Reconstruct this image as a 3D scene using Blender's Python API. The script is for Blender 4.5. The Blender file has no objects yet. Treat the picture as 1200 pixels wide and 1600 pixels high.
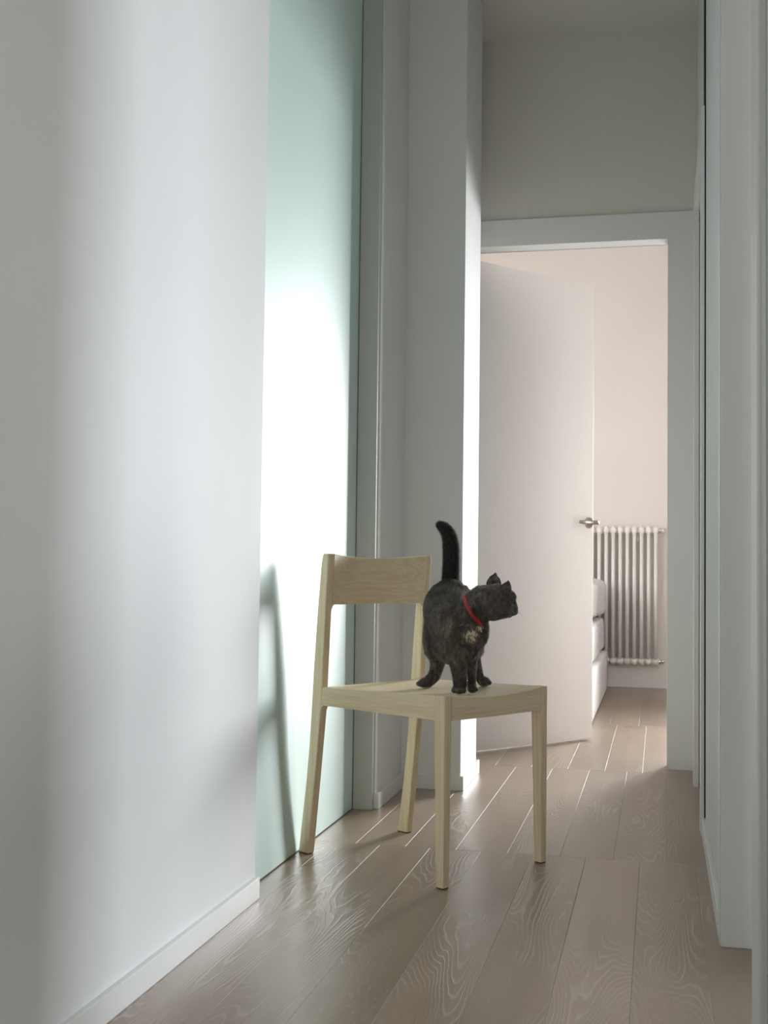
import bpy, bmesh, math, random
import numpy as np
from mathutils import Vector, Matrix, Quaternion

random.seed(7)
rng = np.random.default_rng(7)
SC = bpy.context.scene
COL = SC.collection

# ------------------------------------------------------------------ camera, world, lights, exposure
cam_d = bpy.data.cameras.new('camera')
cam = bpy.data.objects.new('camera', cam_d)
COL.objects.link(cam)
cam_d.sensor_fit = 'HORIZONTAL'
cam_d.sensor_width = 36.0
cam_d.lens = 36.0 * 1900.0 / 1200.0
cam_d.clip_start = 0.05
RIGHT = Vector((0.97530742, 0.22049832, 0.01248665))
UP = Vector((-0.00235529, -0.04615081, 0.99893171))
FWD = Vector((-0.22083904, 0.97429492, 0.04449189))
m = Matrix((RIGHT, UP, -FWD)).transposed().to_4x4()
m.translation = Vector((0.0, 0.0, 0.78))
cam.matrix_world = m
SC.camera = cam

SC.view_settings.view_transform = 'Standard'
SC.view_settings.look = 'None'
SC.view_settings.gamma = 1.0
SC.view_settings.use_curve_mapping = False
SC.view_settings.exposure = 0.0

world = bpy.data.worlds.new('daylight')
SC.world = world
world.use_nodes = True
wb = world.node_tree.nodes['Background']
wb.inputs[0].default_value = (0.75, 0.87, 1.0, 1)
wb.inputs[1].default_value = 0.6


def area(name, loc, aim, sx, sy, power, color, spread=180.0):
    d = bpy.data.lights.new(name, 'AREA')
    d.shape = 'RECTANGLE'
    d.size, d.size_y = sx, sy
    d.energy = power
    d.color = color
    d.spread = math.radians(spread)
    o = bpy.data.objects.new(name, d)
    COL.objects.link(o)
    o.location = loc
    o.rotation_euler = (Vector(aim) - Vector(loc)).to_track_quat('-Z', 'Y').to_euler()
    return o


# daylight through the bedroom's far window, hidden behind the right jamb
area('window_daylight', (0.95, 8.17, 1.24), (-0.68, 3.9, 0.78), 1.08, 1.40, 66, (0.95, 0.985, 1.0), 56)
# fill lamp added for the bedroom, with an invented side window
area('bedroom_left_fill', (-2.25, 5.66, 1.55), (0.1, 8.1, 0.8), 1.0, 1.3, 38, (1.0, 0.97, 0.945), 170)
# cool daylight from the side room, through the near doorway in the right wall
area('side_room_daylight', (3.15, 1.92, 1.12), (-0.92, 2.40, 0.85), 0.80, 1.70, 36, (0.84, 0.92, 1.0), 120)
# fill lamps added behind the camera, at unseen living room windows
area('living_rear_fill', (-0.10, -2.90, 1.45), (-0.30, 3.0, 1.3), 1.40, 1.9, 18, (1.0, 1.0, 0.95), 180)
area('living_side_fill', (2.20, -1.80, 1.50), (-0.9, -0.6, 1.4), 1.50, 1.7, 42, (0.98, 1.0, 0.97), 180)  # added fill that brightens the near part of the left wall


# ------------------------------------------------------------------ node helpers
def mat(name):
    mt = bpy.data.materials.new(name)
    mt.use_nodes = True
    nt = mt.node_tree
    return mt, nt, nt.nodes['Principled BSDF']


def nd(nt, typ, **kw):
    n = nt.nodes.new(typ)
    for k, v in kw.items():
        setattr(n, k, v)
    return n


def noise(nt, vec, scale, detail=3.0, rough=0.5):
    n = nd(nt, 'ShaderNodeTexNoise')
    n.inputs['Scale'].default_value = scale
    n.inputs['Detail'].default_value = detail
    n.inputs['Roughness'].default_value = rough
    if vec is not None:
        nt.links.new(vec, n.inputs['Vector'])
    return n.outputs['Fac']


def mapping(nt, vec, scale=(1, 1, 1), loc=(0, 0, 0)):
    n = nd(nt, 'ShaderNodeMapping')
    n.inputs['Scale'].default_value = scale
    n.inputs['Location'].default_value = loc
    nt.links.new(vec, n.inputs['Vector'])
    return n.outputs['Vector']


def math_(nt, op, a, b=None, c=None, clamp=False):
    n = nd(nt, 'ShaderNodeMath', operation=op, use_clamp=clamp)
    for i, v in enumerate((a, b, c)):
        if v is None:
            continue
        if isinstance(v, (int, float)):
            n.inputs[i].default_value = v
        else:
            nt.links.new(v, n.inputs[i])
    return n.outputs[0]


def ramp(nt, fac, stops, interp='LINEAR'):
    n = nd(nt, 'ShaderNodeValToRGB')
    cr = n.color_ramp
    cr.interpolation = interp
    while len(cr.elements) < len(stops):
        cr.elements.new(0.5)
    for e, (p, c) in zip(cr.elements, stops):
        e.position = p
        e.color = c if len(c) == 4 else (*c, 1)
    nt.links.new(fac, n.inputs['Fac'])
    return n.outputs['Color']


def mix(nt, fac, a, b, mode='MIX'):
    n = nd(nt, 'ShaderNodeMix', data_type='RGBA', blend_type=mode)
    if isinstance(fac, (int, float)):
        n.inputs[0].default_value = fac
    else:
        nt.links.new(fac, n.inputs[0])
    for i, v in ((6, a), (7, b)):
        if isinstance(v, tuple):
            n.inputs[i].default_value = (*v, 1) if len(v) == 3 else v
        else:
            nt.links.new(v, n.inputs[i])
    return n.outputs[2]


def bump(nt, bs, h, strength, dist):
    b = nd(nt, 'ShaderNodeBump')
    b.inputs['Strength'].default_value = strength
    b.inputs['Distance'].default_value = dist
    nt.links.new(h, b.inputs['Height'])
    nt.links.new(b.outputs[0], bs.inputs['Normal'])


def paint(name, col, rough=0.5, spec=0.4, tex=0.02):
    mt, nt, bs = mat(name)
    co = nd(nt, 'ShaderNodeTexCoord').outputs['Object']
    n = noise(nt, co, 2.2, 3)
    c0 = tuple(v * (1 - tex) for v in col)
    c1 = tuple(min(1, v * (1 + tex)) for v in col)
    nt.links.new(ramp(nt, n, [(0.3, c0), (0.7, c1)]), bs.inputs['Base Color'])
    bs.inputs['Roughness'].default_value = rough
    bs.inputs['Specular IOR Level'].default_value = spec
    bump(nt, bs, noise(nt, co, 260, 2), 0.04, 0.001)
    return mt


def plain(name, col, rough=0.5, metal=0.0, spec=0.5):
    mt, nt, bs = mat(name)
    co = nd(nt, 'ShaderNodeTexCoord').outputs['Object']
    n = noise(nt, co, 60, 2)
    c0 = tuple(v * 0.95 for v in col)
    nt.links.new(ramp(nt, n, [(0.3, c0), (0.7, col)]), bs.inputs['Base Color'])
    bs.inputs['Roughness'].default_value = rough
    bs.inputs['Metallic'].default_value = metal
    bs.inputs['Specular IOR Level'].default_value = spec
    return mt


M = {}
M['wall'] = paint('white_wall_paint', (0.80, 0.80, 0.79), 0.75, 0.12)
M['hall'] = paint('warm_white_plaster', (0.74, 0.715, 0.64), 0.75, 0.25)
M['ceiling'] = paint('ceiling_paint', (0.76, 0.74, 0.70), 0.85, 0.2)
M['trim'] = paint('white_lacquer', (0.78, 0.78, 0.76), 0.38, 0.45, 0.01)
M['grey_trim'] = paint('grey_aluminium', (0.53, 0.54, 0.52), 0.45, 0.5, 0.01)
M['bedroom'] = paint('blush_wall_paint', (0.84, 0.785, 0.75), 0.7, 0.25)
M['door'] = paint('door_lacquer', (0.80, 0.77, 0.75), 0.42, 0.4, 0.01)
M['dark'] = plain('dark_gap', (0.02, 0.022, 0.025), 0.8)
M['metal'] = plain('brushed_nickel', (0.48, 0.45, 0.41), 0.32, 1.0)
M['chrome'] = plain('chrome', (0.75, 0.74, 0.72), 0.15, 1.0)
M['radiator'] = paint('radiator_enamel', (0.90, 0.88, 0.85), 0.42, 0.4, 0.01)
M['red'] = plain('red_collar_webbing', (0.42, 0.022, 0.025), 0.6)
M['pad'] = plain('dark_felt', (0.05, 0.035, 0.03), 0.9)
M['eye'] = plain('amber_eye', (0.22, 0.12, 0.02), 0.08)
M['nose'] = plain('nose_leather', (0.02, 0.017, 0.018), 0.45)
M['whisker'] = plain('whisker', (0.7, 0.7, 0.68), 0.5)

# satin back-painted glass
mt, nt, bs = mat('satin_green_glass')
co = nd(nt, 'ShaderNodeTexCoord').outputs['Object']
nt.links.new(ramp(nt, noise(nt, co, 1.5, 2), [(0.3, (0.645, 0.80, 0.76)), (0.7, (0.665, 0.82, 0.78))]), bs.inputs['Base Color'])
bs.inputs['Roughness'].default_value = 0.50
bs.inputs['Specular IOR Level'].default_value = 0.5
M['glass'] = mt

# clear window pane
mt, nt, bs = mat('clear_pane')
bs.inputs['Transmission Weight'].default_value = 1.0
bs.inputs['Roughness'].default_value = 0.0
bs.inputs['Base Color'].default_value = (0.97, 0.99, 0.98, 1)
M['pane'] = mt


def fabric(name, col):
    mt, nt, bs = mat(name)
    co = nd(nt, 'ShaderNodeTexCoord').outputs['Object']
    n = noise(nt, co, 8, 4)
    nt.links.new(ramp(nt, n, [(0.3, tuple(v * 0.96 for v in col)), (0.7, col)]), bs.inputs['Base Color'])
    bs.inputs['Roughness'].default_value = 0.9
    bump(nt, bs, noise(nt, co, 14, 4), 0.35, 0.02)
    return mt


M['linen'] = fabric('white_linen', (0.87, 0.86, 0.84))
M['blanket'] = fabric('white_blanket', (0.90, 0.89, 0.88))


# ash wood, grain along one local axis
def ash(name, axis):
    mt, nt, bs = mat(name)
    tc = nd(nt, 'ShaderNodeTexCoord').outputs['Object']
    sc = [30.0, 30.0, 30.0]
    sc[axis] = 0.9
    v = mapping(nt, tc, sc)
    n1 = noise(nt, v, 1.0, 2, 0.45)
    w = math_(nt, 'SINE', math_(nt, 'MULTIPLY', n1, 46.0))
    w = math_(nt, 'MULTIPLY_ADD', w, 0.5, 0.5)
    base = ramp(nt, w, [(0.0, (0.755, 0.595, 0.395)), (0.55, (0.80, 0.645, 0.44)), (1.0, (0.82, 0.675, 0.47))])
    sc2 = [420.0, 420.0, 420.0]
    sc2[axis] = 14.0
    p = noise(nt, mapping(nt, tc, sc2), 1.0, 2)
    pm = ramp(nt, p, [(0.52, (0, 0, 0)), (0.72, (1, 1, 1))])
    pf = nd(nt, 'ShaderNodeRGBToBW')
    nt.links.new(pm, pf.inputs[0])
    col = mix(nt, math_(nt, 'MULTIPLY', pf.outputs[0], 0.45), base, (0.58, 0.45, 0.30))
    nt.links.new(col, bs.inputs['Base Color'])
    bs.inputs['Roughness'].default_value = 0.48
    bs.inputs['Specular IOR Level'].default_value = 0.35
    bump(nt, bs, p, 0.08, 0.001)
    return mt


M['ash_x'] = ash('ash_wood_along', 0)
M['ash_y'] = ash('ash_wood_across', 1)
M['ash_z'] = ash('ash_wood_upright', 2)

# oak planks, light glints painted into the grain (grain along y, different on every plank)
mt, nt, bs = mat('glinted_oak')
tc = nd(nt, 'ShaderNodeTexCoord').outputs['Object']
oi = nd(nt, 'ShaderNodeObjectInfo')
off = nd(nt, 'ShaderNodeVectorMath', operation='SCALE')
cx = nd(nt, 'ShaderNodeCombineXYZ')
for i, k in enumerate((37.0, 91.0, 53.0)):
    nt.links.new(math_(nt, 'MULTIPLY', oi.outputs['Random'], k), cx.inputs[i])
va = nd(nt, 'ShaderNodeVectorMath', operation='ADD')
nt.links.new(tc, va.inputs[0])
nt.links.new(cx.outputs[0], va.inputs[1])
pv = va.outputs[0]
field = noise(nt, mapping(nt, pv, (7.5, 0.85, 1.0)), 1.0, 1.6, 0.40)
fine = noise(nt, mapping(nt, pv, (90.0, 22.0, 1.0)), 1.0, 2)
fld = math_(nt, 'ADD', field, math_(nt, 'MULTIPLY', fine, 0.012))
line = math_(nt, 'MULTIPLY_ADD', math_(nt, 'SINE', math_(nt, 'MULTIPLY', fld, 290.0)), 0.5, 0.5)
line = math_(nt, 'POWER', line, 5.0)
patch = noise(nt, mapping(nt, pv, (5.0, 1.6, 1.0), (3, 7, 0)), 1.0, 2)
patchm = math_(nt, 'MULTIPLY', math_(nt, 'SUBTRACT', patch, 0.47), 7.0, clamp=True)
pores = noise(nt, mapping(nt, pv, (330.0, 34.0, 1.0)), 1.0, 2)
poresm = math_(nt, 'MULTIPLY', math_(nt, 'SUBTRACT', pores, 0.60), 5.0, clamp=True)
lm = math_(nt, 'MULTIPLY', line, patchm)
grain_glint = math_(nt, 'MAXIMUM', lm, math_(nt, 'MULTIPLY', poresm, 0.55))
tone = math_(nt, 'MULTIPLY_ADD', oi.outputs['Random'], 0.22, 0.89)
broad = noise(nt, mapping(nt, pv, (14.0, 1.1, 1.0), (11, 3, 0)), 1.0, 3)
base = ramp(nt, broad, [(0.3, (0.285, 0.213, 0.158)), (0.7, (0.342, 0.259, 0.194))])
tint = nd(nt, 'ShaderNodeVectorMath', operation='SCALE')
nt.links.new(base, tint.inputs[0])
nt.links.new(tone, tint.inputs['Scale'])
col = mix(nt, math_(nt, 'MULTIPLY', grain_glint, 0.42), tint.outputs[0], (0.56, 0.50, 0.45))  # pale colour paints light glints onto grain lines and pores
nt.links.new(col, bs.inputs['Base Color'])
bs.inputs['Roughness'].default_value = 0.30
bs.inputs['Specular IOR Level'].default_value = 0.5
bump(nt, bs, grain_glint, 0.40, 0.001)
M['oak'] = mt
M['edge_glint'] = plain('plank_edge_glint', (0.42, 0.37, 0.32), 0.62, 0.0, 0.3)  # paler edge colour stands in for highlights on the bevels

# tortoiseshell cat coat (object coordinates of the cat)
def coat(name, strand):
    mt, nt, bs = mat(name)
    tc = nd(nt, 'ShaderNodeTexCoord').outputs['Object']

    def blob(center, r, soft):
        d = nd(nt, 'ShaderNodeVectorMath', operation='DISTANCE')
        nt.links.new(tc, d.inputs[0])
        d.inputs[1].default_value = center
        mr = nd(nt, 'ShaderNodeMapRange')
        mr.inputs['From Min'].default_value = r + soft
        mr.inputs['From Max'].default_value = r - soft
        nt.links.new(d.outputs['Value'], mr.inputs['Value'])
        return mr.outputs[0]

    streak = noise(nt, mapping(nt, tc, (110, 110, 60)), 1.0, 4, 0.65)
    cloud = noise(nt, mapping(nt, tc, (22, 22, 18)), 1.0, 4, 0.6)
    grey = ramp(nt, streak, [(0.32, (0.045, 0.037, 0.033)), (0.52, (0.155, 0.129, 0.115)), (0.70, (0.33, 0.275, 0.245))])
    ginger = ramp(nt, streak, [(0.38, (0.10, 0.066, 0.050)), (0.56, (0.36, 0.25, 0.175)), (0.74, (0.62, 0.48, 0.36))])
    flank = blob((0.025, -0.095, 0.165), 0.055, 0.045)
    gm = math_(nt, 'MULTIPLY', flank, math_(nt, 'MULTIPLY', math_(nt, 'SUBTRACT', cloud, 0.36), 5.0, clamp=True))
    rump = blob((-0.02, 0.02, 0.17), 0.08, 0.05)
    gm2 = math_(nt, 'MULTIPLY', rump, math_(nt, 'MULTIPLY', math_(nt, 'SUBTRACT', cloud, 0.52), 5.0, clamp=True))
    c1 = mix(nt, math_(nt, 'MULTIPLY', gm, 0.9), grey, ginger)
    c1 = mix(nt, math_(nt, 'MULTIPLY', gm2, 0.35), c1, ginger)
    wob = math_(nt, 'MULTIPLY', math_(nt, 'SUBTRACT', noise(nt, mapping(nt, tc, (240, 240, 90)), 1.0, 3), 0.5), 4.5)
    bib = math_(nt, 'MAXIMUM', blob((0.0710, -0.1480, 0.1610), 0.018, 0.014), blob((0.0920, -0.1350, 0.1800), 0.011, 0.012))
    bm = math_(nt, 'MULTIPLY', math_(nt, 'SUBTRACT', math_(nt, 'ADD', bib, math_(nt, 'MULTIPLY', wob, bib)), 0.60), 4.0, clamp=True)
    c2 = mix(nt, bm, c1, (0.90, 0.80, 0.58))
    tailm = blob((-0.032, 0.135, 0.38), 0.115, 0.02)
    headm = blob((0.135, -0.10, 0.245), 0.05, 0.03)
    dk = math_(nt, 'MAXIMUM', math_(nt, 'MULTIPLY', tailm, 0.96), math_(nt, 'MULTIPLY', headm, 0.62))
    legm = nd(nt, 'ShaderNodeSeparateXYZ')
    nt.links.new(tc, legm.inputs[0])
    low = math_(nt, 'MULTIPLY', math_(nt, 'SUBTRACT', 0.075, legm.outputs['Z']), 14.0, clamp=True)
    dk = math_(nt, 'MAXIMUM', dk, math_(nt, 'MULTIPLY', low, 0.85))
    shade = math_(nt, 'MULTIPLY', math_(nt, 'SUBTRACT', 0.56, noise(nt, mapping(nt, tc, (26, 26, 20), (4, 1, 2)), 1.0, 3)), 4.0, clamp=True)
    dk = math_(nt, 'MAXIMUM', dk, math_(nt, 'MULTIPLY', shade, 0.6))
    dk = math_(nt, 'MULTIPLY', dk, math_(nt, 'SUBTRACT', 1.0, bm))
    c3 = mix(nt, dk, c2, (0.020, 0.017, 0.0165))
    nt.links.new(c3, bs.inputs['Base Color'])
    bs.inputs['Roughness'].default_value = 0.75
    bs.inputs['Specular IOR Level'].default_value = 0.25
    bs.inputs['Sheen Weight'].default_value = 0.5
    bs.inputs['Sheen Roughness'].default_value = 0.35
    if strand:
        tr = nd(nt, 'ShaderNodeBsdfTranslucent')
        tip = nd(nt, 'ShaderNodeAttribute', attribute_name='tip').outputs['Fac']
        lift = mix(nt, math_(nt, 'MULTIPLY', math_(nt, 'MULTIPLY_ADD', tip, 0.45, 0.25), math_(nt, 'MULTIPLY_ADD', dk, -0.6, 1.0)), c3, (0.90, 0.88, 0.85))
        nt.links.new(lift, tr.inputs['Color'])
        ms = nd(nt, 'ShaderNodeMixShader')
        ms.inputs[0].default_value = 0.6
        nt.links.new(bs.outputs[0], ms.inputs[1])
        nt.links.new(tr.outputs[0], ms.inputs[2])
        nt.links.new(ms.outputs[0], nt.nodes['Material Output'].inputs['Surface'])
    return mt


M['fur'] = coat('tortoiseshell_coat', False)
M['strand'] = coat('tortoiseshell_strands', True)


# ------------------------------------------------------------------ mesh helpers
def link(name, me, material, parent=None):
    o = bpy.data.objects.new(name, me)
    COL.objects.link(o)
    if material is not None:
        for mm in (material if isinstance(material, (list, tuple)) else [material]):
            me.materials.append(mm)
    if parent is not None:
        o.parent = parent
    return o


def from_bm(name, bm, material, parent=None, smooth=False):
    me = bpy.data.meshes.new(name)
    bmesh.ops.recalc_face_normals(bm, faces=bm.faces)
    bm.to_mesh(me)
    bm.free()
    if smooth:
        me.shade_smooth()
    return link(name, me, material, parent)


def add_box(bm, x0, x1, y0, y1, z0, z1, bev=0.0, seg=2):
    r = bmesh.ops.create_cube(bm, size=1.0)
    vs = r['verts']
    for v in vs:
        v.co = Vector((x0 + (v.co.x + .5) * (x1 - x0), y0 + (v.co.y + .5) * (y1 - y0), z0 + (v.co.z + .5) * (z1 - z0)))
    if bev > 0:
        es = list({e for v in vs for e in v.link_edges})
        bmesh.ops.bevel(bm, geom=es, offset=bev, segments=seg, affect='EDGES', profile=0.6)


def box(name, x0, x1, y0, y1, z0, z1, material, parent=None, bev=0.002, seg=2):
    bm = bmesh.new()
    add_box(bm, x0, x1, y0, y1, z0, z1, bev, seg)
    return from_bm(name, bm, material, parent)


def boxes(name, lst, material, parent=None, bev=0.0):
    bm = bmesh.new()
    for b in lst:
        add_box(bm, *b, bev)
    return from_bm(name, bm, material, parent)


def struct(o, label=None):
    o['kind'] = 'structure'
    if label:
        o['label'] = label
    return o


def tag(o, label, cat, group=None):
    o['label'] = label
    o['category'] = cat
    if group:
        o['group'] = group
    return o


def empty(name, loc, rotz=0.0):
    o = bpy.data.objects.new(name, None)
    COL.objects.link(o)
    o.location = loc
    o.rotation_euler = (0, 0, rotz)
    o.empty_display_size = 0.1
    return o


def add_tube(bm, pts, radii, n=16, cap=True):
    """swept tube; radii may be numbers"""
    pts = [Vector(p) for p in pts]
    if isinstance(radii, (int, float)):
        radii = [radii] * len(pts)
    rings = []
    prev = None
    for i, p in enumerate(pts):
        t = (pts[min(i + 1, len(pts) - 1)] - pts[max(i - 1, 0)]).normalized()
        if prev is None:
            a = Vector((0, 0, 1)) if abs(t.z) < 0.9 else Vector((1, 0, 0))
            u = t.cross(a).normalized()
        else:
            u = (prev - t * prev.dot(t)).normalized()
        prev = u
        w = t.cross(u)
        rings.append([bm.verts.new(p + (u * math.cos(2 * math.pi * k / n) + w * math.sin(2 * math.pi * k / n)) * radii[i]) for k in range(n)])
    for a, b in zip(rings, rings[1:]):
        for k in range(n):
            bm.faces.new((a[k], a[(k + 1) % n], b[(k + 1) % n], b[k]))
    if cap:
        bm.faces.new(rings[0][::-1])
        bm.faces.new(rings[-1])


def add_loft(bm, secs):
    """secs: list of equal-length closed loops of points"""
    rings = [[bm.verts.new(Vector(p)) for p in s] for s in secs]
    n = len(rings[0])
    for a, b in zip(rings, rings[1:]):
        for k in range(n):
            bm.faces.new((a[k], a[(k + 1) % n], b[(k + 1) % n], b[k]))
    bm.faces.new(rings[0][::-1])
    bm.faces.new(rings[-1])


def bevel_all(bm, off, seg=2, ang=30):
    bmesh.ops.recalc_face_normals(bm, faces=bm.faces)
    es = [e for e in bm.edges if len(e.link_faces) == 2 and e.calc_face_angle(0) > math.radians(ang)]
    bmesh.ops.bevel(bm, geom=es, offset=off, segments=seg, affect='EDGES', profile=0.6, clamp_overlap=True)


# ------------------------------------------------------------------ the setting
CZ = 2.97
# floor: slab and every plank
floor = struct(box('floor', -2.45, 3.40, -3.05, 8.40, -0.06, -0.0135, M['dark'], bev=0))
PW, GAP = 0.1425, 0.00004


def plank_mesh(w, l):
    bm = bmesh.new()
    add_box(bm, -w / 2, w / 2, -l / 2, l / 2, -0.0135, 0.0)
    bmesh.ops.recalc_face_normals(bm, faces=bm.faces)
    es = [e for e in bm.edges if all(abs(v.co.z) < 1e-6 for v in e.verts)]
    r = bmesh.ops.bevel(bm, geom=es, offset=0.0009, segments=1, affect='EDGES')
    for f in r['faces']:
        f.material_index = 1
    me = bpy.data.meshes.new('plank')
    bm.to_mesh(me)
    bm.free()
    me.materials.append(M['oak'])
    me.materials.append(M['edge_glint'])
    return me


rows = [(-2.98, -2.42, 0.02), (-2.42, -0.98, 0.07), (-0.98, 0.46, -0.03), (0.46, 1.90, 0.05), (1.90, 3.36, -0.476),
        (3.36, 4.82, -0.546), (4.82, 6.235, -0.203), (6.235, 7.66, -0.24), (7.66, 8.27, -0.17)]
cache = {}
for (y0, y1, seam) in rows:
    bed = y0 > 4.5
    xa, xb = (-2.35, 2.35) if bed else ((-1.02, 2.30) if y1 < 0.5 else (-1.02, 0.34))
    k0 = math.floor((xa - seam) / PW)
    x = seam + k0 * PW
    while x < xb - 0.01:
        a, b = max(x, xa), min(x + PW, xb)
        if b - a > 0.01:
            key = (round(b - a, 4), round(y1 - y0, 4))
            if key not in cache:
                cache[key] = plank_mesh(b - a - GAP, y1 - y0 - GAP)
            p = bpy.data.objects.new('plank', cache[key])
            COL.objects.link(p)
            p.parent = floor
            p.location = ((a + b) / 2, (y0 + y1) / 2, 0.0)
        x += PW

ceiling = struct(box('ceiling', -2.45, 2.45, -3.05, 8.40, CZ, CZ + 0.08, M['ceiling'], bev=0))

# left side of the hall
struct(box('wall_left', -1.06, -0.922, -3.0, 2.752, 0.0, CZ, M['wall'], bev=0.004))
struct(box('baseboard_left', -0.922, -0.910, -3.0, 2.750, 0.0, 0.050, M['trim'], bev=0.002))
struct(box('wall_behind_glass', -1.06, -0.986, 2.753, 4.62, 0.0, CZ, M['wall'], bev=0))
struct(box('trim_1', -0.958, -0.894, 3.822, 3.842, 0.0, CZ, M['grey_trim'], bev=0.002),
       'grey upright frame closing the green glass panel')
struct(box('trim_2', -0.957, -0.935, 2.756, 2.776, 0.0, CZ, M['trim'], bev=0.002))
struct(box('wall_left_return', -0.985, -0.889, 3.844, 4.247, 0.0, CZ, M['wall'], bev=0.002))
struct(box('baseboard_left_return', -0.889, -0.877, 3.844, 4.235, 0.0, 0.050, M['trim'], bev=0.002))
struct(box('wall_left_pillar', -0.985, -0.677, 4.247, 4.622, 0.0, CZ, M['wall'], bev=0.003),
       'square white pillar beside the bedroom door, bright on its right face')
bb = bmesh.new()
pr = [(-0.876, 4.247), (-0.876, 4.235), (-0.665, 4.235), (-0.665, 4.630), (-0.677, 4.630), (-0.677, 4.247)]
add_loft(bb, [[(x, y, z) for x, y in pr] for z in (0.0, 0.050)])
bevel_all(bb, 0.0015)
struct(from_bm('baseboard_left_pillar', bb, M['trim']))
struct(box('wall_left_corner', -0.985, -0.900, 4.623, 4.940, 0.0, CZ, M['hall'], bev=0))

# satin glass sliding panel
gp = empty('glass_panel', (-0.9645, 3.30, 0.0))
box('glass_pane', -0.006, 0.006, -0.545, 0.519, 0.003, CZ - 0.03, M['glass'], gp, bev=0.0015)
box('top_rail', -0.014, 0.004, -0.545, 0.519, CZ - 0.029, CZ - 0.001, M['grey_trim'], gp, bev=0.001)
tag(gp, 'tall satin sea-green glass panel between white wall and grey frame', 'glass panel')

# end wall with the bedroom door opening
OX0, OX1, OZ = -0.80, 0.031, 2.100
struct(boxes('wall_end', [(-2.40, OX0 - 0.02, 4.941, 5.02, 0, CZ), (OX1 + 0.02, 2.40, 4.941, 5.02, 0, CZ),
                          (OX0 - 0.02, OX1 + 0.02, 4.941, 5.02, OZ + 0.02, CZ)], M['hall']))
struct(boxes('door_frame_1', [(OX1, OX1 + 0.100, 4.928, 4.941, 0, OZ + 0.108), (OX0 - 0.09, OX0, 4.928, 4.941, 0, OZ + 0.108),
                              (OX0, OX1, 4.928, 4.941, OZ, OZ + 0.108),
                              (OX1, OX1 + 0.02, 4.941, 5.026, 0, OZ), (OX0 - 0.02, OX0, 4.941, 5.026, 0, OZ),
                              (OX0 - 0.02, OX1 + 0.02, 4.941, 5.026, OZ, OZ + 0.02),
                              (OX1, OX1 + 0.09, 5.021, 5.033, 0, OZ + 0.09), (OX0 - 0.09, OX0, 5.021, 5.033, 0, OZ + 0.09),
                              (OX0, OX1, 5.021, 5.033, OZ, OZ + 0.09)], M['trim'])).name = 'trim_3'

# door leaf, hinged at the left jamb, swung into the bedroom
hx, hy = -0.795, 5.040
fx, fy = -0.297, 5.665
LEN = math.hypot(fx - hx, fy - hy)
door = box('door_1', 0.0, LEN, 0.0, 0.042, 0.010, 2.088, M['door'], bev=0.002)
door.location = (hx, hy, 0)
door.rotation_euler = (0, 0, math.atan2(fy - hy, fx - hx))
struct(door, 'pale flush bedroom door standing half open')
for sgn, yy in ((-1, 0.0), (1, 0.042)):
    bm = bmesh.new()
    hxl = LEN - 0.032
    add_tube(bm, [(hxl, yy, 0.99), (hxl, yy + sgn * 0.004, 0.99), (hxl, yy + sgn * 0.008, 0.99)], [0.026, 0.026, 0.024], 28)
    handle = from_bm('door_handle', bm, M['metal'], door)
    bm = bmesh.new()
    add_tube(bm, [(hxl, yy + sgn * 0.006, 0.99), (hxl, yy + sgn * 0.042, 0.99)], 0.0085, 16)
    add_tube(bm, [(hxl + 0.011, yy + sgn * 0.048, 0.99), (hxl + 0.0, yy + sgn * 0.048, 0.99), (hxl - 0.105, yy + sgn * 0.048, 0.99)], [0.0095, 0.0095, 0.009], 18)
    from_bm('lever', bm, M['metal'], handle, True)
    bm = bmesh.new()
    add_tube(bm, [(hxl, yy, 0.91), (hxl, yy + sgn * 0.002, 0.91)], 0.004, 12)
for z in (0.25, 1.05, 1.85):
    bm = bmesh.new()
    add_tube(bm, [(-0.002, -0.004, z - 0.045), (-0.002, -0.004, z + 0.045)], 0.006, 12)
    from_bm('hinge', bm, M['metal'], door)

# right side of the hall
struct(box('wall_right_corner', 0.141, 0.34, 4.650, 4.940, 0, CZ, M['wall'], bev=0))
struct(boxes('trim_4', [(0.123, 0.141, 4.560, 4.650, 0, 2.185), (0.121, 0.131, 3.742, 3.840, 0, 2.185), (0.123, 0.141, 3.840, 4.560, 2.10, 2.185)], M['trim'], bev=0.0012))
struct(box('door_2', 0.160, 0.200, 3.842, 4.648, 0.008, 2.098, M['door'], bev=0.002), 'closed flush door in the right wall, seen edge on')
struct(box('wall_right_lintel', 0.141, 0.34, 3.840, 4.650, 2.10, CZ, M['wall'], bev=0))
struct(box('wall_right', 0.1352, 0.34, 2.735, 3.838, 0, CZ, M['wall'], bev=0))
struct(box('casing_shadow_gap', 0.1312, 0.1350, 3.746, 3.836, 0.050, CZ, M['dark'], bev=0))  # dark strip standing in for the shadow between casing and wall
struct(box('baseboard_right', 0.1235, 0.1352, 2.735, 3.741, 0, 0.050, M['trim'], bev=0.002))
struct(boxes('trim_6', [(0.1265, 0.34, 2.650, 2.735, 0, CZ)], M['trim'], bev=0.003))
struct(box('trim_7', 0.1245, 0.1262, 2.656, 2.733, 0, CZ, M['trim'], bev=0.0005))
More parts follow.
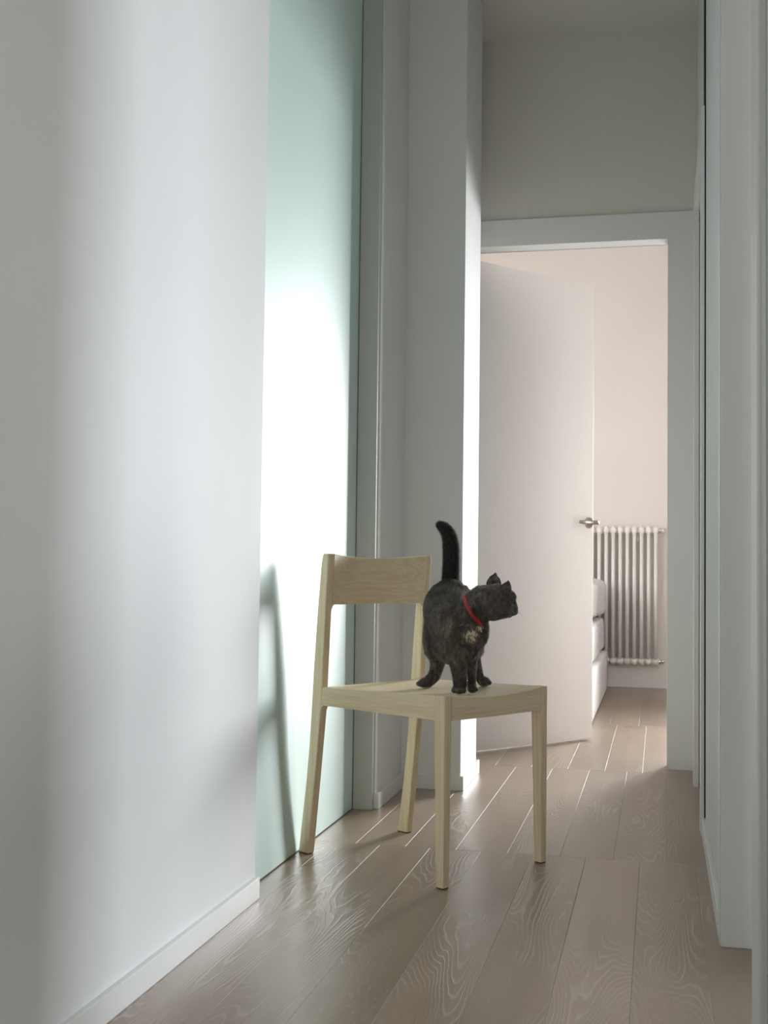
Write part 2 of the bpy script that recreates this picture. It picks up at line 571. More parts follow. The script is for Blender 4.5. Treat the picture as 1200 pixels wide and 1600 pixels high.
# side room beyond the near doorway, unseen door leaf added to shade the jamb
d3 = box('jamb_shade_door', 0.0, 0.84, -0.042, 0.0, 0.008, 2.60, M['door'], bev=0.002)
d3.location = (0.215, 2.642, 0)
d3.rotation_euler = (0, 0, math.radians(-21))
struct(d3, 'unseen tall door leaf added to shade the doorway jamb')
struct(box('wall_side_far', 0.34, 3.36, 3.84, 3.94, 0, CZ, M['wall'], bev=0))
struct(boxes('wall_side_right', [(3.26, 3.36, 0.60, 1.46, 0, CZ), (3.26, 3.36, 2.38, 3.84, 0, CZ), (3.26, 3.36, 1.46, 2.38, 0, 0.24), (3.26, 3.36, 1.46, 2.38, 2.02, CZ)], M['wall']))
struct(box('wall_side_near', 2.36, 3.36, 0.50, 0.60, 0, CZ, M['wall'], bev=0))
struct(box('ceiling_side', 2.45, 3.40, 0.40, 4.0, CZ, CZ + 0.08, M['ceiling'], bev=0))
struct(box('floor_side', 0.34, 3.36, 0.60, 3.84, -0.013, 0.0, M['oak'], bev=0))
struct(box('trim_8', 0.1325, 0.34, 1.765, 1.870, 0, CZ, M['trim'], bev=0.003))
struct(box('trim_9', 0.1385, 0.245, 1.690, 1.763, 0, CZ, M['grey_trim'], bev=0.001))
struct(box('panel_shadow_gap', 0.160, 0.245, 1.664, 1.689, 0, CZ, M['dark'], bev=0))  # dark filler painted as the shade inside the panel gap
struct(box('wall_right_near', 0.1385, 0.34, 0.50, 1.662, 0, CZ, M['wall'], bev=0.001))

# living room behind the camera, two windows added for the fill light
struct(box('wall_living_front', 0.34, 2.36, 0.50, 0.60, 0, CZ, M['hall'], bev=0))
struct(boxes('wall_living_back', [(-1.06, -0.85, -3.05, -2.99, 0, CZ), (0.65, 2.36, -3.05, -2.99, 0, CZ), (-0.85, 0.65, -3.05, -2.99, 0, 0.45),
                           (-0.85, 0.65, -3.05, -2.99, 2.45, CZ)], M['hall']))
struct(boxes('wall_living_right', [(2.26, 2.36, -2.99, -2.60, 0, CZ), (2.26, 2.36, -1.00, 0.50, 0, CZ), (2.26, 2.36, -2.60, -1.00, 0, 0.60),
                           (2.26, 2.36, -2.60, -1.00, 2.40, CZ)], M['hall']))


def window(name, axis, at, a0, a1, z0, z1, inward):
    """frame and panes in a wall; axis is the wall's normal"""
    t0, t1 = at - 0.03, at + 0.03
    f = 0.05

    def bx(u0, u1, w0, w1, d0, d1):
        return (d0, d1, u0, u1, w0, w1) if axis == 'x' else (u0, u1, d0, d1, w0, w1)
    mid = (a0 + a1) / 2
    o = boxes(name, [bx(a0, a0 + f, z0, z1, t0, t1), bx(a1 - f, a1, z0, z1, t0, t1), bx(a0 + f, a1 - f, z0, z0 + f, t0, t1),
                     bx(a0 + f, a1 - f, z1 - f, z1, t0, t1), bx(mid - 0.035, mid + 0.035, z0 + f, z1 - f, t0, t1)], M['trim'])
    struct(o)
    for u0, u1 in ((a0 + f, mid - 0.035), (mid + 0.035, a1 - f)):
        boxes('pane', [bx(u0, u1, z0 + f, z1 - f, at - 0.004, at + 0.004)], M['pane'], o)
    return o


window('fill_window_1', 'y', -3.02, -0.85, 0.65, 0.45, 2.45, 1)  # unseen window, added around the rear fill lamp
window('window_5', 'x', 3.31, 1.46, 2.38, 0.24, 2.02, 1)
window('fill_window_4', 'x', 2.31, -2.60, -1.00, 0.60, 2.40, 1)  # unseen window, added around the living room's side fill

# bedroom shell
FY = 8.25
WX0, WX1, WZ0, WZ1 = 0.40, 1.70, 0.48, 2.30
struct(boxes('wall_bedroom_far', [(-2.40, WX0, FY, FY + 0.10, 0, CZ), (WX1, 2.40, FY, FY + 0.10, 0, CZ),
                                  (WX0, WX1, FY, FY + 0.10, 0, WZ0), (WX0, WX1, FY, FY + 0.10, WZ1, CZ)], M['bedroom']))
struct(box('baseboard_bedroom_far', -2.32, 2.32, FY - 0.012, FY, 0, 0.070, M['trim'], bev=0.002))
window('window_2', 'y', FY + 0.05, WX0, WX1, WZ0, WZ1, -1)
struct(box('wall_bedroom_right', 2.32, 2.42, 5.02, FY, 0, CZ, M['bedroom'], bev=0))
struct(boxes('wall_bedroom_left', [(-2.42, -2.32, 5.02, 5.10, 0, CZ), (-2.42, -2.32, 6.20, FY, 0, CZ), (-2.42, -2.32, 5.10, 6.20, 0, 0.85),
                                    (-2.42, -2.32, 5.10, 6.20, 2.25, CZ)], M['bedroom']))
window('fill_window_3', 'x', -2.37, 5.10, 6.20, 0.85, 2.25, -1)  # invented window that frames the bedroom fill lamp
struct(boxes('wall_bedroom_near', [(-2.32, OX0 - 0.095, 5.0205, 5.028, 0, CZ), (OX1 + 0.095, 2.32, 5.0205, 5.028, 0, CZ),
                                   (OX0 - 0.095, OX1 + 0.095, 5.0205, 5.028, OZ + 0.092, CZ)], M['bedroom']))

# ------------------------------------------------------------------ radiator
rad = empty('radiator', (-0.24, 8.175, 0.150))
tag(rad, 'white column radiator on the bedroom wall beyond the open door', 'radiator')
RH = 0.915


def section_mesh():
    bm = bmesh.new()
    zt, zb = RH - 0.030, 0.030
    for yy in (-0.026, 0.026):
        add_tube(bm, [(0, yy, zb), (0, yy, zt)], 0.0125, 14)
    for zc in (zb, zt):
        s = 1 if zc == zt else -1
        # rounded head that joins both tubes
        prof = []
        for k in range(25):
            t = math.pi * k / 24
            prof.append((-0.039 * math.cos(t), zc + s * 0.030 * math.sin(t)))
        prof += [(0.039, zc - s * 0.012), (0.026, zc - s * 0.026), (-0.026, zc - s * 0.026), (-0.039, zc - s * 0.012)]
        secs = []
        for xx, sc in ((-0.0155, 0.72), (-0.0125, 0.92), (0.0, 1.0), (0.0125, 0.92), (0.0155, 0.72)):
            secs.append([(xx, y * (0.8 + 0.2 * sc), zc + (z - zc) * sc) for y, z in prof])
        add_loft(bm, secs)
        add_tube(bm, [(-0.0228, 0, zc), (0.0228, 0, zc)], 0.017, 16)
    me = bpy.data.meshes.new('section')
    bmesh.ops.recalc_face_normals(bm, faces=bm.faces)
    bm.to_mesh(me)
    bm.free()
    me.shade_smooth()
    me.materials.append(M['radiator'])
    return me


sm = section_mesh()
PITCH = 0.0456
NSEC = 14
X_LAST = -0.022 + 0.24
for i in range(NSEC):
    s = bpy.data.objects.new('section', sm)
    COL.objects.link(s)
    s.parent = rad
    s.location = (X_LAST - i * PITCH, 0, 0)
for zc, nm in ((RH - 0.03, 'vent_valve'), (0.03, 'shutoff_valve')):
    bm = bmesh.new()
    x0 = X_LAST + 0.022
    add_tube(bm, [(x0, 0, zc), (x0 + 0.010, 0, zc)], 0.015, 18)
    v = from_bm(nm, bm, M['chrome'], rad, False)
    bm = bmesh.new()
    add_tube(bm, [(x0 + 0.010, 0, zc), (x0 + 0.018, 0, zc), (x0 + 0.020, 0, zc), (x0 + 0.034, 0, zc)], [0.0085, 0.0085, 0.0115, 0.0105], 18)
    if zc < 0.1:
        add_tube(bm, [(x0 + 0.022, 0, zc), (x0 + 0.022, 0.05, zc), (x0 + 0.022, 0.075, zc)], 0.007, 12)
    from_bm('valve_cap', bm, M['radiator'] if zc > 0.1 else M['chrome'], v, True)
for xx in (X_LAST - 2.5 * PITCH, X_LAST - 10.5 * PITCH):
    box('bracket', xx - 0.006, xx + 0.006, 0.0, 0.075, RH - 0.10, RH - 0.075, M['radiator'], rad, bev=0.001)

# ------------------------------------------------------------------ bed beyond the door
bed = empty('bed', (-1.10, 7.05, 0.0))
tag(bed, 'white upholstered bed partly hidden behind the open bedroom door', 'bed')


def soft_box(bm, x0, x1, y0, y1, z0, z1, r, nx=18, ny=18, nz=6, amp=0.0, seed=0):
    """box with rounded edges and gentle waviness"""
    rs = random.Random(seed)
    ph = [rs.uniform(0, 6.28) for _ in range(8)]
    b2 = bmesh.new()
    add_box(b2, x0, x1, y0, y1, z0, z1)
    bmesh.ops.subdivide_edges(b2, edges=b2.edges[:], cuts=nx, use_grid_fill=True)
    for v in b2.verts:
        p = v.co
        q = Vector((min(max(p.x, x0 + r), x1 - r), min(max(p.y, y0 + r), y1 - r), min(max(p.z, z0 + r), z1 - r)))
        d = p - q
        if d.length > 1e-6:
            dd = d.normalized() * r
            w = amp * (math.sin(p.y * 9 + ph[0]) * 0.6 + math.sin(p.x * 11 + p.y * 5 + ph[1]) + math.sin(p.z * 31 + p.y * 17 + ph[2]) * 0.5)
            v.co = q + dd * (1 + w / max(r, 1e-4))
    me = bpy.data.meshes.new('t')
    b2.to_mesh(me)
    b2.free()
    bm.from_mesh(me)
    bpy.data.meshes.remove(me)


bm = bmesh.new()
soft_box(bm, -0.80, 0.775, -0.93, 1.055, 0.0, 0.255, 0.012, 10)
from_bm('bed_base', bm, M['linen'], bed, True)
bm = bmesh.new()
soft_box(bm, -0.79, 0.752, -0.92, 1.05, 0.255, 0.472, 0.035, 16, amp=0.003, seed=2)
from_bm('mattress', bm, M['linen'], bed, True)
bm = bmesh.new()
soft_box(bm, -0.72, 0.757, 0.20, 1.02, 0.480, 0.716, 0.055, 22, amp=0.007, seed=4)
dv = from_bm('folded_duvet', bm, M['blanket'], None, True)
dv.location = bed.location
tag(dv, 'thick white duvet folded on the bed beside the radiator', 'duvet')

# ------------------------------------------------------------------ the chair
# local frame: x towards the front, y across to the far side, z up; origin on the floor below the near front corner
CB = Vector((-0.508, 2.935, 0.0))
CF = Vector((0.848, -0.530, 0.0))
ANG = math.atan2(CF.y, CF.x)
chair = empty('dining_chair', CB, ANG)
tag(chair, 'pale ash wooden dining chair with curved backrest by the glass panel', 'chair')
CW = 0.411


def lerp_tab(tab, z):
    for (z0, *a), (z1, *b) in zip(tab, tab[1:]):
        if z <= z1:
            t = (z - z0) / (z1 - z0)
            return [p + (q - p) * t for p, q in zip(a, b)]
    return list(tab[-1][1:])


def rr(x0, x1, y0, y1, z, r=0.003):
    """rounded rectangle loop"""
    out = []
    for cx_, cy_, a0 in ((x1 - r, y1 - r, 0), (x0 + r, y1 - r, 90), (x0 + r, y0 + r, 180), (x1 - r, y0 + r, 270)):
        for k in range(4):
            a = math.radians(a0 + 30 * k)
            out.append((cx_ + r * math.cos(a), cy_ + r * math.sin(a), z))
    return out


REAR = [(0.0, -0.528, -0.490), (0.25, -0.4935, -0.4615), (0.402, -0.4835, -0.4455), (0.526, -0.4765, -0.4405), (0.72, -0.4605, -0.4305), (0.812, -0.4500, -0.4235)]


def side_y(near, w0, w1):
    return (w0, w1) if near else (CW - w1, CW - w0)


def seat_z(u, v):
    t = min(max((u + 0.44) / 0.44, 0.0), 1.0)
    s = (v - CW / 2) / (CW / 2 - 0.025)
    return 0.4525 + 0.0125 * min(s * s, 1.0) * t


def rail_top(u):
    return 0.4525 + (u + 0.44) / 0.44 * 0.0125


for near in (True, False):
    # front leg
    bm = bmesh.new()
    secs = []
    for z, w, d in ((0.003, 0.0235, 0.0245), (0.20, 0.0250, 0.0290), (0.395, 0.0265, 0.0345), (0.465, 0.0265, 0.0350)):
        ya, yb = side_y(near, 0.0, w)
        secs.append(rr(-d, 0.0, ya, yb, z))
    add_loft(bm, secs)
    leg = from_bm('leg', bm, M['ash_z'], chair)
    ya, yb = side_y(near, 0.002, 0.0215)
    box('glide', -0.0225, -0.002, ya, yb, 0.0, 0.003, M['pad'], leg, bev=0.0005)
    # rear leg and back post in one
    bm = bmesh.new()
    secs = []
    for z in (0.003, 0.1, 0.2, 0.3, 0.40, 0.45, 0.50, 0.6, 0.66, 0.7, 0.75, 0.79, 0.808, 0.812):
        xo, xi = lerp_tab(REAR, z)
        w = 0.024 if z < 0.66 else 0.024
        if z > 0.80:
            xo += (z - 0.80) * 0.35
            xi -= (z - 0.80) * 0.12
        ya, yb = side_y(near, 0.0, w)
        if z > 0.811:
            ya += 0.001
            yb -= 0.001
        secs.append(rr(xo, xi, ya, yb, z))
    add_loft(bm, secs)
    leg = from_bm('leg', bm, M['ash_z'], chair)
    ya, yb = side_y(near, 0.002, 0.022)
    box('glide', -0.529, -0.493, ya, yb, 0.0, 0.003, M['pad'], leg, bev=0.0005)
    # side rail with little fillets under its ends
    bm = bmesh.new()
    prof = []
    for k in range(15):
        u = -0.4405 + 0.4075 * k / 14
        prof.append((u, rail_top(u)))
    r = 0.013
    zb = 0.404
    prof += [(-0.0335, zb)]
    prof += [(-0.446 + r + r * math.cos(a), zb - r + r * math.sin(a)) for a in (1.5708, 1.95, 2.35, 2.75, 3.1416)]
    prof += [(-0.449, zb - r)]
    ya, yb = side_y(near, 0.0004, 0.0235)
    secs = [[(u, y, z) for u, z in prof] for y in (ya, yb)]
    add_loft(bm, secs)
    bevel_all(bm, 0.0015, 2, 50)
    from_bm('side_rail', bm, M['ash_x'], chair)

# front rail with a dished top edge
bm = bmesh.new()
secs = []
for k in range(25):
    v = 0.0272 + (CW - 0.0544) * k / 24
    zt = seat_z(0, v) + 0.0005
    e = min(v - 0.0272, CW - 0.0272 - v)
    zb = 0.4025 + 0.002 * abs((v - CW / 2) / (CW / 2)) ** 2
    secs.append([(-0.020, v, zb), (-0.0006, v, zb), (-0.0006, v, zt - 0.001), (-0.0016, v, zt), (-0.020, v, zt)])
add_loft(bm, secs)
from_bm('front_rail', bm, M['ash_y'], chair)
# rear rail
bm = bmesh.new()
add_box(bm, -0.470, -0.4495, 0.0245, CW - 0.0245, 0.404, 0.449, 0.0015)
from_bm('rear_rail', bm, M['ash_y'], chair)
# dished seat panel
bm = bmesh.new()
nu, nv = 12, 22
VS = [0.0245, 0.0270] + [0.0274 + (CW - 0.0548) * k / 18 for k in range(19)] + [CW - 0.0270, CW - 0.0245]
top, bot = [], []
for i in range(nu + 1):
    u = -0.4480 + 0.4275 * i / nu
    top.append([])
    bot.append([])
    for j in range(nv + 1):
        v = VS[j]
        uu = u
        if j <= 1 or j >= nv - 1:
            uu = min(max(u, -0.437), -0.036)
        z = seat_z(uu, v)
        top[i].append(bm.verts.new((uu, v, z)))
        bot[i].append(bm.verts.new((uu, v, z - 0.012)))
for i in range(nu):
    for j in range(nv):
        bm.faces.new((top[i][j], top[i + 1][j], top[i + 1][j + 1], top[i][j + 1]))
        bm.faces.new((bot[i][j], bot[i][j + 1], bot[i + 1][j + 1], bot[i + 1][j]))
for i in range(nu):
    for j in (0, nv):
        a, b = (i, i + 1) if j == 0 else (i + 1, i)
        bm.faces.new((top[a][j], bot[a][j], bot[b][j], top[b][j]))
for j in range(nv):
    for i in (0, nu):
        a, b = (j + 1, j) if i == 0 else (j, j + 1)
        bm.faces.new((top[i][a], bot[i][a], bot[i][b], top[i][b]))
from_bm('seat', bm, M['ash_y'], chair, False)
# backrest: a board bowed backwards, its lower corners rounded into the posts
bm = bmesh.new()
secs = []
NB = 32
for k in range(NB + 1):
    v = 0.0238 + (CW - 0.0476) * k / NB
    s = (v - CW / 2) / (CW / 2 - 0.0238)
    bow = 0.030 * (1 - s * s)
    zt = 0.8115 - 0.0095 * (1 - s * s)
    zb = 0.674 - 0.001 * (1 - s * s)
    e = min(v - 0.0238, CW - 0.0238 - v)
    if e < 0.014:
        zb -= 0.014 - math.sqrt(max(0.0, 0.000196 - (0.014 - e) ** 2))
    loop = []
    for z in (zb, zb + 0.0015, (zb + zt) / 2, zt - 0.0015, zt):
        xo, xi = lerp_tab(REAR, z)
        inset = 0.0015 if z in (zb, zt) else 0.0
        loop.append((xi - 0.0008 - bow - inset, v, z))
    for z in (zt, (zb + zt) / 2, zb):
        xo, xi = lerp_tab(REAR, z)
        loop.append((xi - 0.0195 - bow * 0.9, v, z))
    secs.append(loop)
add_loft(bm, secs)
from_bm('backrest', bm, M['ash_y'], chair, False)


def to_chair(p):
    d = Vector(p) - CB
    c, s = math.cos(ANG), math.sin(ANG)
    return Vector((d.x * c + d.y * s, -d.x * s + d.y * c, d.z))


# ------------------------------------------------------------------ the cat
CO = Vector((-0.53, 3.18, 0.445))
TORSO = [(-0.0254, 0.0960, 0.2357, 0.0662), (-0.0237, 0.0662, 0.2210, 0.0691), (-0.0052, 0.0098, 0.1995, 0.0695), (0.0242, -0.0546, 0.1828, 0.0613), (0.0546, -0.0986, 0.1724, 0.0522), (0.0641, -0.1064, 0.1666, 0.0455)]
BELLY = [(-0.0218, 0.0499, 0.1394, 0.0515), (-0.0017, -0.0067, 0.1297, 0.0522), (0.0260, -0.0722, 0.1278, 0.0461), (0.0499, -0.0978, 0.1333, 0.0392)]
THIGH_L = [(-0.0472, 0.0730, 0.1806, 0.045), (-0.0495, 0.0590, 0.1382, 0.0431), (-0.0477, 0.0504, 0.1113, 0.0378)]
THIGH_R = [(0.0138, 0.1074, 0.1805, 0.0453), (0.0273, 0.1021, 0.1377, 0.0399), (0.0374, 0.0954, 0.1107, 0.0312)]
HIND_L = [(-0.0486, 0.0558, 0.1006, 0.0293), (-0.0545, 0.0714, 0.0684, 0.0216), (-0.0647, 0.0806, 0.0398, 0.0200), (-0.0790, 0.0728, 0.0235, 0.0185)]
HIND_R = [(0.0359, 0.1057, 0.1031, 0.0243), (0.0430, 0.1191, 0.0677, 0.0192), (0.0508, 0.1273, 0.0395, 0.0166), (0.0618, 0.1255, 0.0240, 0.0157)]
FORE_R = [(0.0355, -0.1022, 0.1575, 0.0408), (0.0316, -0.1062, 0.1138, 0.0318), (0.0325, -0.0994, 0.0809, 0.0245), (0.0334, -0.0875, 0.0507, 0.0213), (0.0334, -0.0812, 0.0280, 0.0190)]
THROAT = [(0.0837, -0.1087, 0.2028, 0.0276), (0.0799, -0.1033, 0.1765, 0.0293)]
FORE_L = [(0.0612, -0.0754, 0.1486, 0.0328), (0.0590, -0.0588, 0.1114, 0.0206), (0.0568, -0.0424, 0.0772, 0.0158), (0.0561, -0.0360, 0.0469, 0.0141), (0.0562, -0.0349, 0.0240, 0.0141)]
NECK = [(0.0482, -0.0904, 0.1882, 0.0442), (0.0656, -0.0978, 0.2117, 0.0441), (0.0836, -0.1102, 0.2352, 0.0455), (0.1002, -0.1122, 0.2485, 0.0454)]
SKULL = [(0.1280, -0.1009, 0.2504, 0.0471)]
CHEEK = [(0.1198, -0.1122, 0.2344, 0.0372), (0.1388, -0.1078, 0.2314, 0.0291)]
TAIL = [(-0.0245, 0.1305, 0.2716, 0.0289), (-0.0314, 0.1379, 0.2996, 0.0263), (-0.0298, 0.1362, 0.3455, 0.0255), (-0.0307, 0.1339, 0.3896, 0.0246), (-0.0368, 0.1310, 0.4230, 0.0219), (-0.0489, 0.1275, 0.4405, 0.0184), (-0.0627, 0.1240, 0.4491, 0.0122)]
HFWD = (RIGHT * math.cos(math.radians(18)) + FWD * math.sin(math.radians(18)) + Vector((0, 0, -0.16))).normalized()
HRIGHT = HFWD.cross(Vector((0, 0, 1))).normalized()      # the cat's right, the side seen here
HUP = HRIGHT.cross(HFWD).normalized()
FUR = 0.0025       # the skin lies this far below the coat's outline

cbm = bmesh.new()


def ball(p, r, sc=None, rot=None, sub=3):
    mm = Matrix.Translation(Vector(p))
    if rot is not None:
        mm = mm @ rot.to_4x4()
    if sc is not None:
        mm = mm @ Matrix.Diagonal((*sc, 1))
    bmesh.ops.create_icosphere(cbm, subdivisions=sub, radius=r, matrix=mm)


def chain(pts, shrink=FUR):
    P = [np.array(p) for p in pts]
    if len(P) == 1:
        ball(P[0][:3], P[0][3] - shrink)
        return
    Q = [2 * P[0] - P[1]] + P + [2 * P[-1] - P[-2]]
    for i in range(1, len(Q) - 2):
        p0, p1, p2, p3 = Q[i - 1:i + 3]
        n = max(3, int(np.linalg.norm(p2[:3] - p1[:3]) / (0.22 * min(p1[3], p2[3]))))
        for k in range(n + (1 if i == len(Q) - 3 else 0)):
            t = k / n
            q = 0.5 * (2 * p1 + (p2 - p0) * t + (2 * p0 - 5 * p1 + 4 * p2 - p3) * t * t + (3 * p1 - p0 - 3 * p2 + p3) * t ** 3)
            ball(q[:3], max(q[3] - shrink, 0.004))


for c in (TORSO, BELLY, THIGH_L, THIGH_R, HIND_L, HIND_R, FORE_R, FORE_L, NECK, THROAT, SKULL, CHEEK, TAIL):
    chain(c)
HC = Vector(SKULL[0][:3])


def head(f, r, u):
    return HC + HFWD * f + HRIGHT * r + HUP * u


# muzzle, chin, brow, bridge of the nose, whisker pads on both sides
ball(head(0.032, 0, -0.015), 0.0215)
ball(head(0.043, 0, -0.019), 0.0130)
ball(head(0.039, 0, -0.029), 0.0095)
ball(head(0.028, 0.011, 0.013), 0.0185)
ball(head(0.028, -0.011, 0.013), 0.0185)
for t in range(6):
    ball(head(0.040 + 0.0026 * t, 0, 0.004 - 0.0030 * t), 0.0125 - 0.0008 * t)
for s in (-1, 1):
    ball(head(0.047, s * 0.009, -0.020), 0.0115)
    ball(head(0.012, s * 0.022, -0.018), 0.024)

# paws: a pad ellipsoid and four toes
PAWS = []


def paw(px, py, dx, dy, half_w, half_l, high=0.0145):
    d = Vector((dx, dy, 0)).normalized()
    s = Vector((d.y, -d.x, 0))
    lc = to_chair(CO + Vector((px, py, 0)))
    zg = seat_z(lc.x, lc.y) - CO.z + 0.0012
    rot = Matrix((s, d, Vector((0, 0, 1)))).transposed()
    c = Vector((px, py, zg + high * 0.9))
    ball(c, 1.0, (half_w * 0.92, half_l * 0.8, high * 0.92), rot)
    for k, t in enumerate((-0.62, -0.22, 0.22, 0.62)):
        f = half_l * (0.70 - 0.42 * abs(t) ** 1.6)
        ball(c + s * (half_w * t) + d * f + Vector((0, 0, -0.002)), half_w * 0.40, (1, 1.2, 1.1), rot, 2)
    PAWS.append(c)


paw(-0.0870, 0.0590, -0.60, -0.80, 0.0175, 0.0220)
paw(0.0690, 0.1150, 0.45, -0.90, 0.0165, 0.0220)
paw(0.0315, -0.0830, 0.05, -1.0, 0.0200, 0.0225)
paw(0.0580, -0.0420, 0.40, -0.92, 0.0140, 0.0210)


# ears: thin cupped sheets
def ear(A, B, T, cup, round_=0.004):
    A, B, T = Vector(A), Vector(B), Vector(T)
    n = (B - A).cross(T - A).normalized()
    for i in range(13):
        t = i / 12
        a, b = A.lerp(T, t), B.lerp(T, t)
        w = (b - a).length
        m_ = max(2, int(w / 0.0022))
        for j in range(m_ + 1):
            s = j / m_
            q = a.lerp(b, s)
            # bulge the sides of the triangle outwards a little
            side = (s - 0.5) * 2
            q += (B - A).normalized() * side * round_ * math.sin(math.pi * t)
            q += n * cup * (1 - side * side) * (1 - 0.6 * t)
            ball(q, 0.0030 - 0.0011 * t, sub=1)


EAR_NEAR = ((0.1270, -0.1370, 0.2740), (0.1660, -0.1120, 0.2745), (0.1600, -0.1165, 0.3030))
EAR_FAR = ((0.0995, -0.0850, 0.2910), (0.1330, -0.0640, 0.2830), (0.1215, -0.0748, 0.3220))
ear(*EAR_NEAR, -0.008)
ear(*EAR_FAR, -0.008, 0.0065)

tmp = bpy.data.meshes.new('cat_raw')
cbm.to_mesh(tmp)
cbm.free()
to = bpy.data.objects.new('cat_raw', tmp)
COL.objects.link(to)
rm = to.modifiers.new('r', 'REMESH')
rm.mode = 'VOXEL'
rm.voxel_size = 0.0026
sm_ = to.modifiers.new('s', 'SMOOTH')
sm_.factor = 0.5
sm_.iterations = 7
bpy.context.view_layer.update()
dg = bpy.context.evaluated_depsgraph_get()
cat_me = bpy.data.meshes.new_from_object(to.evaluated_get(dg))
bpy.data.objects.remove(to)
cat_me.name = 'cat'
cat_me.shade_smooth()
cat = link('cat', cat_me, M['fur'])
cat.location = CO
tag(cat, 'dark tortoiseshell cat with red collar standing on the wooden chair, tail raised', 'cat')

# short fur: thin tapered blades over the whole coat
nv_ = len(cat_me.vertices)
co_ = np.empty(nv_ * 3)
cat_me.vertices.foreach_get('co', co_)
co_ = co_.reshape(-1, 3)
cat_me.calc_loop_triangles()
tri = np.empty(len(cat_me.loop_triangles) * 3, dtype=np.int32)
cat_me.loop_triangles.foreach_get('vertices', tri)
tri = tri.reshape(-1, 3)
vn = np.empty(nv_ * 3)
cat_me.vertex_normals.foreach_get('vector', vn)
vn = vn.reshape(-1, 3)
e1, e2 = co_[tri[:, 1]] - co_[tri[:, 0]], co_[tri[:, 2]] - co_[tri[:, 0]]
ar = np.linalg.norm(np.cross(e1, e2), axis=1)
NF = 110000
pick = rng.choice(len(tri), NF, p=ar / ar.sum())
a, b = rng.random(NF), rng.random(NF)
fl = a + b > 1
a[fl], b[fl] = 1 - a[fl], 1 - b[fl]
wts = np.stack([1 - a - b, a, b], 1)
pos = (co_[tri[pick]] * wts[:, :, None]).sum(1)
nor = (vn[tri[pick]] * wts[:, :, None]).sum(1)
nor /= np.linalg.norm(nor, axis=1, keepdims=True) + 1e-9
flow = np.tile(np.array([-0.25, 0.65, -0.55]), (NF, 1))
length = np.full(NF, 0.0098)
is_tail = (pos[:, 2] > 0.285) & (pos[:, 1] > 0.08)
flow[is_tail] = (-0.1, 0.0, 1.0)
length[is_tail] = 0.0100
hd = np.linalg.norm(pos - np.array(HC), axis=1)
is_head = (hd < 0.062) & (pos[:, 0] > 0.085)
flow[is_head] = -np.array(HFWD) + np.array([0, 0, -0.25])
length[is_head] = 0.0050
muz = np.linalg.norm(pos - np.array(head(0.045, 0, -0.012)), axis=1) < 0.026
length[muz] = 0.0022
is_leg = pos[:, 2] < 0.10
flow[is_leg] = (0, 0.15, -1.0)
length[is_leg] = 0.0065
is_paw = pos[:, 2] < 0.030
flow[is_paw] = (0, -0.4, -0.3)
length[is_paw] = 0.0022
earm = (pos[:, 2] > 0.284) & (pos[:, 0] > 0.09)
length[earm] = 0.0022
flow[earm] = (0, 0, 1)
flow -= nor * (flow * nor).sum(1, keepdims=True)
flow /= np.linalg.norm(flow, axis=1, keepdims=True) + 1e-9
dirn = nor * 0.48 + flow * 0.85 + rng.normal(0, 0.22, (NF, 3))
dirn /= np.linalg.norm(dirn, axis=1, keepdims=True)
length *= rng.uniform(0.65, 1.2, NF)
sidev = np.cross(dirn, nor)
sidev /= np.linalg.norm(sidev, axis=1, keepdims=True) + 1e-9
bw = 0.00034
base = pos - nor * 0.0006
midp = base + dirn * (length * 0.55)[:, None] + nor * (length * 0.05)[:, None]
tip = base + dirn * length[:, None] - nor * (length * 0.06)[:, None]
low = is_paw & (tip[:, 2] < 0.0095)
tip[low, 2] = np.maximum(tip[low, 2], pos[low, 2])
V = np.stack([base - sidev * bw, base + sidev * bw, midp + sidev * bw * 0.7, midp - sidev * bw * 0.7, tip], 1).reshape(-1, 3)
idx = np.arange(NF)[:, None] * 5
F = np.concatenate([np.concatenate([idx, idx + 1, idx + 2], 1), np.concatenate([idx, idx + 2, idx + 3], 1),
                    np.concatenate([idx + 3, idx + 2, idx + 4], 1)], 0)
fm = bpy.data.meshes.new('fur')
fm.vertices.add(len(V))
fm.vertices.foreach_set('co', V.ravel())
fm.loops.add(len(F) * 3)
fm.loops.foreach_set('vertex_index', F.ravel().astype(np.int32))
fm.polygons.add(len(F))
fm.polygons.foreach_set('loop_start', np.arange(0, len(F) * 3, 3, dtype=np.int32))
fm.update(calc_edges=True)
fm.validate()
ta = fm.attributes.new('tip', 'FLOAT', 'POINT')
ta.data.foreach_set('value', np.tile(np.array([0, 0, 0.6, 0.6, 1.0], dtype=np.float32), NF))
fo = link('fur', fm, M['strand'], cat)
fo['kind'] = 'stuff'

# eyes, nose, whiskers
for s in (1, -1):
    bm = bmesh.new()
    c = head(0.0320, s * 0.0215, 0.002)
    n = (HFWD * 0.7 + HRIGHT * s * 0.7).normalized()
    bmesh.ops.create_uvsphere(bm, u_segments=18, v_segments=12, radius=0.0075, matrix=Matrix.Translation(c))
    e = from_bm('eye', bm, M['eye'], cat, True)
    bm = bmesh.new()
    bmesh.ops.create_uvsphere(bm, u_segments=14, v_segments=10, radius=0.0052, matrix=Matrix.Translation(c + n * 0.0042))
    from_bm('pupil', bm, M['nose'], e, True)
bm = bmesh.new()
rot = Matrix((HRIGHT, HFWD, HUP)).transposed().to_4x4()
bmesh.ops.create_uvsphere(bm, u_segments=16, v_segments=10, radius=1.0, matrix=Matrix.Translation(head(0.0575, 0, -0.0125)) @ rot @ Matrix.Diagonal((0.0052, 0.0036, 0.0036, 1)))
from_bm('nose', bm, M['nose'], cat, True)
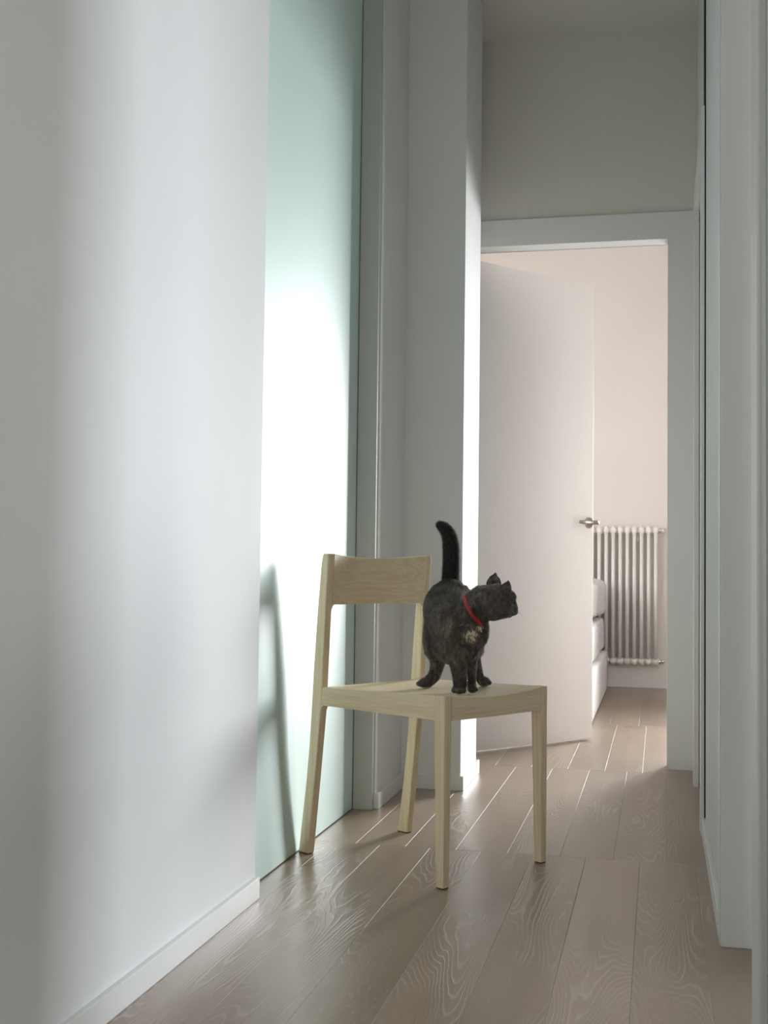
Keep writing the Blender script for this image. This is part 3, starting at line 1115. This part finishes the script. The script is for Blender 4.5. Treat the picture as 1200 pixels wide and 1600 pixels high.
for s in (1, -1):
    for k in range(6):
        p0 = head(0.050 - 0.002 * k, s * 0.016, -0.020 + 0.0022 * (k % 3))
        ln = 0.050 + 0.006 * (k % 3)
        dv_ = (HRIGHT * s * (0.8 - 0.05 * k) + HFWD * (0.45 - 0.16 * k) + HUP * (-0.35 + 0.10 * (k % 3))).normalized()
        pts = [p0 + dv_ * (ln * t) - Vector((0, 0, 0.010 * t * t)) for t in (0, 0.33, 0.66, 1)]
        bm = bmesh.new()
        add_tube(bm, pts, [0.00024, 0.0002, 0.00014, 0.00006], 5)
        from_bm('whisker', bm, M['whisker'], cat, True)

# collar: a flat band that follows the neck
bm = bmesh.new()
axis = (RIGHT * 0.80 + UP * 0.52 + FWD * -0.30).normalized()
cc = Vector((0.0745, -0.1040, 0.2265))
u_ = axis.cross(Vector((0, 0, 1))).normalized()
w_ = axis.cross(u_).normalized()
N = 64
from mathutils.bvhtree import BVHTree
bvh = BVHTree.FromPolygons([Vector(c) for c in co_], tri.tolist())
rad_ = []
for k in range(N):
    t = 2 * math.pi * k / N
    d = u_ * math.cos(t) + w_ * math.sin(t)
    rr_ = []
    for off in (-0.006, 0.0, 0.006):
        q = bvh.ray_cast(cc + axis * off + d * 0.11, -d)
        rr_.append(0.11 - q[3] if q[0] is not None else 0.045)
    rad_.append(min(sorted(rr_)[1], 0.052))
for _ in range(4):
    rad_ = [max(rad_[k], (rad_[k - 1] + rad_[k] + rad_[(k + 1) % N]) / 3) if _ < 2 else (rad_[k - 1] + rad_[k] + rad_[(k + 1) % N]) / 3 for k in range(N)]
loops = []
for k in range(N):
    t = 2 * math.pi * k / N
    d = u_ * math.cos(t) + w_ * math.sin(t)
    r0 = rad_[k]
    loops.append([bm.verts.new(cc + axis * z + d * (r0 + dr)) for z, dr in ((-0.0052, 0.0002), (-0.0052, 0.0026), (-0.0042, 0.0032), (0.0042, 0.0032), (0.0052, 0.0026), (0.0052, 0.0002))])
for k in range(N):
    a_, b_ = loops[k], loops[(k + 1) % N]
    for j in range(6):
        bm.faces.new((a_[j], a_[(j + 1) % 6], b_[(j + 1) % 6], b_[j]))
clr = from_bm('collar', bm, M['red'], cat, True)
clr['label'] = 'narrow red collar'
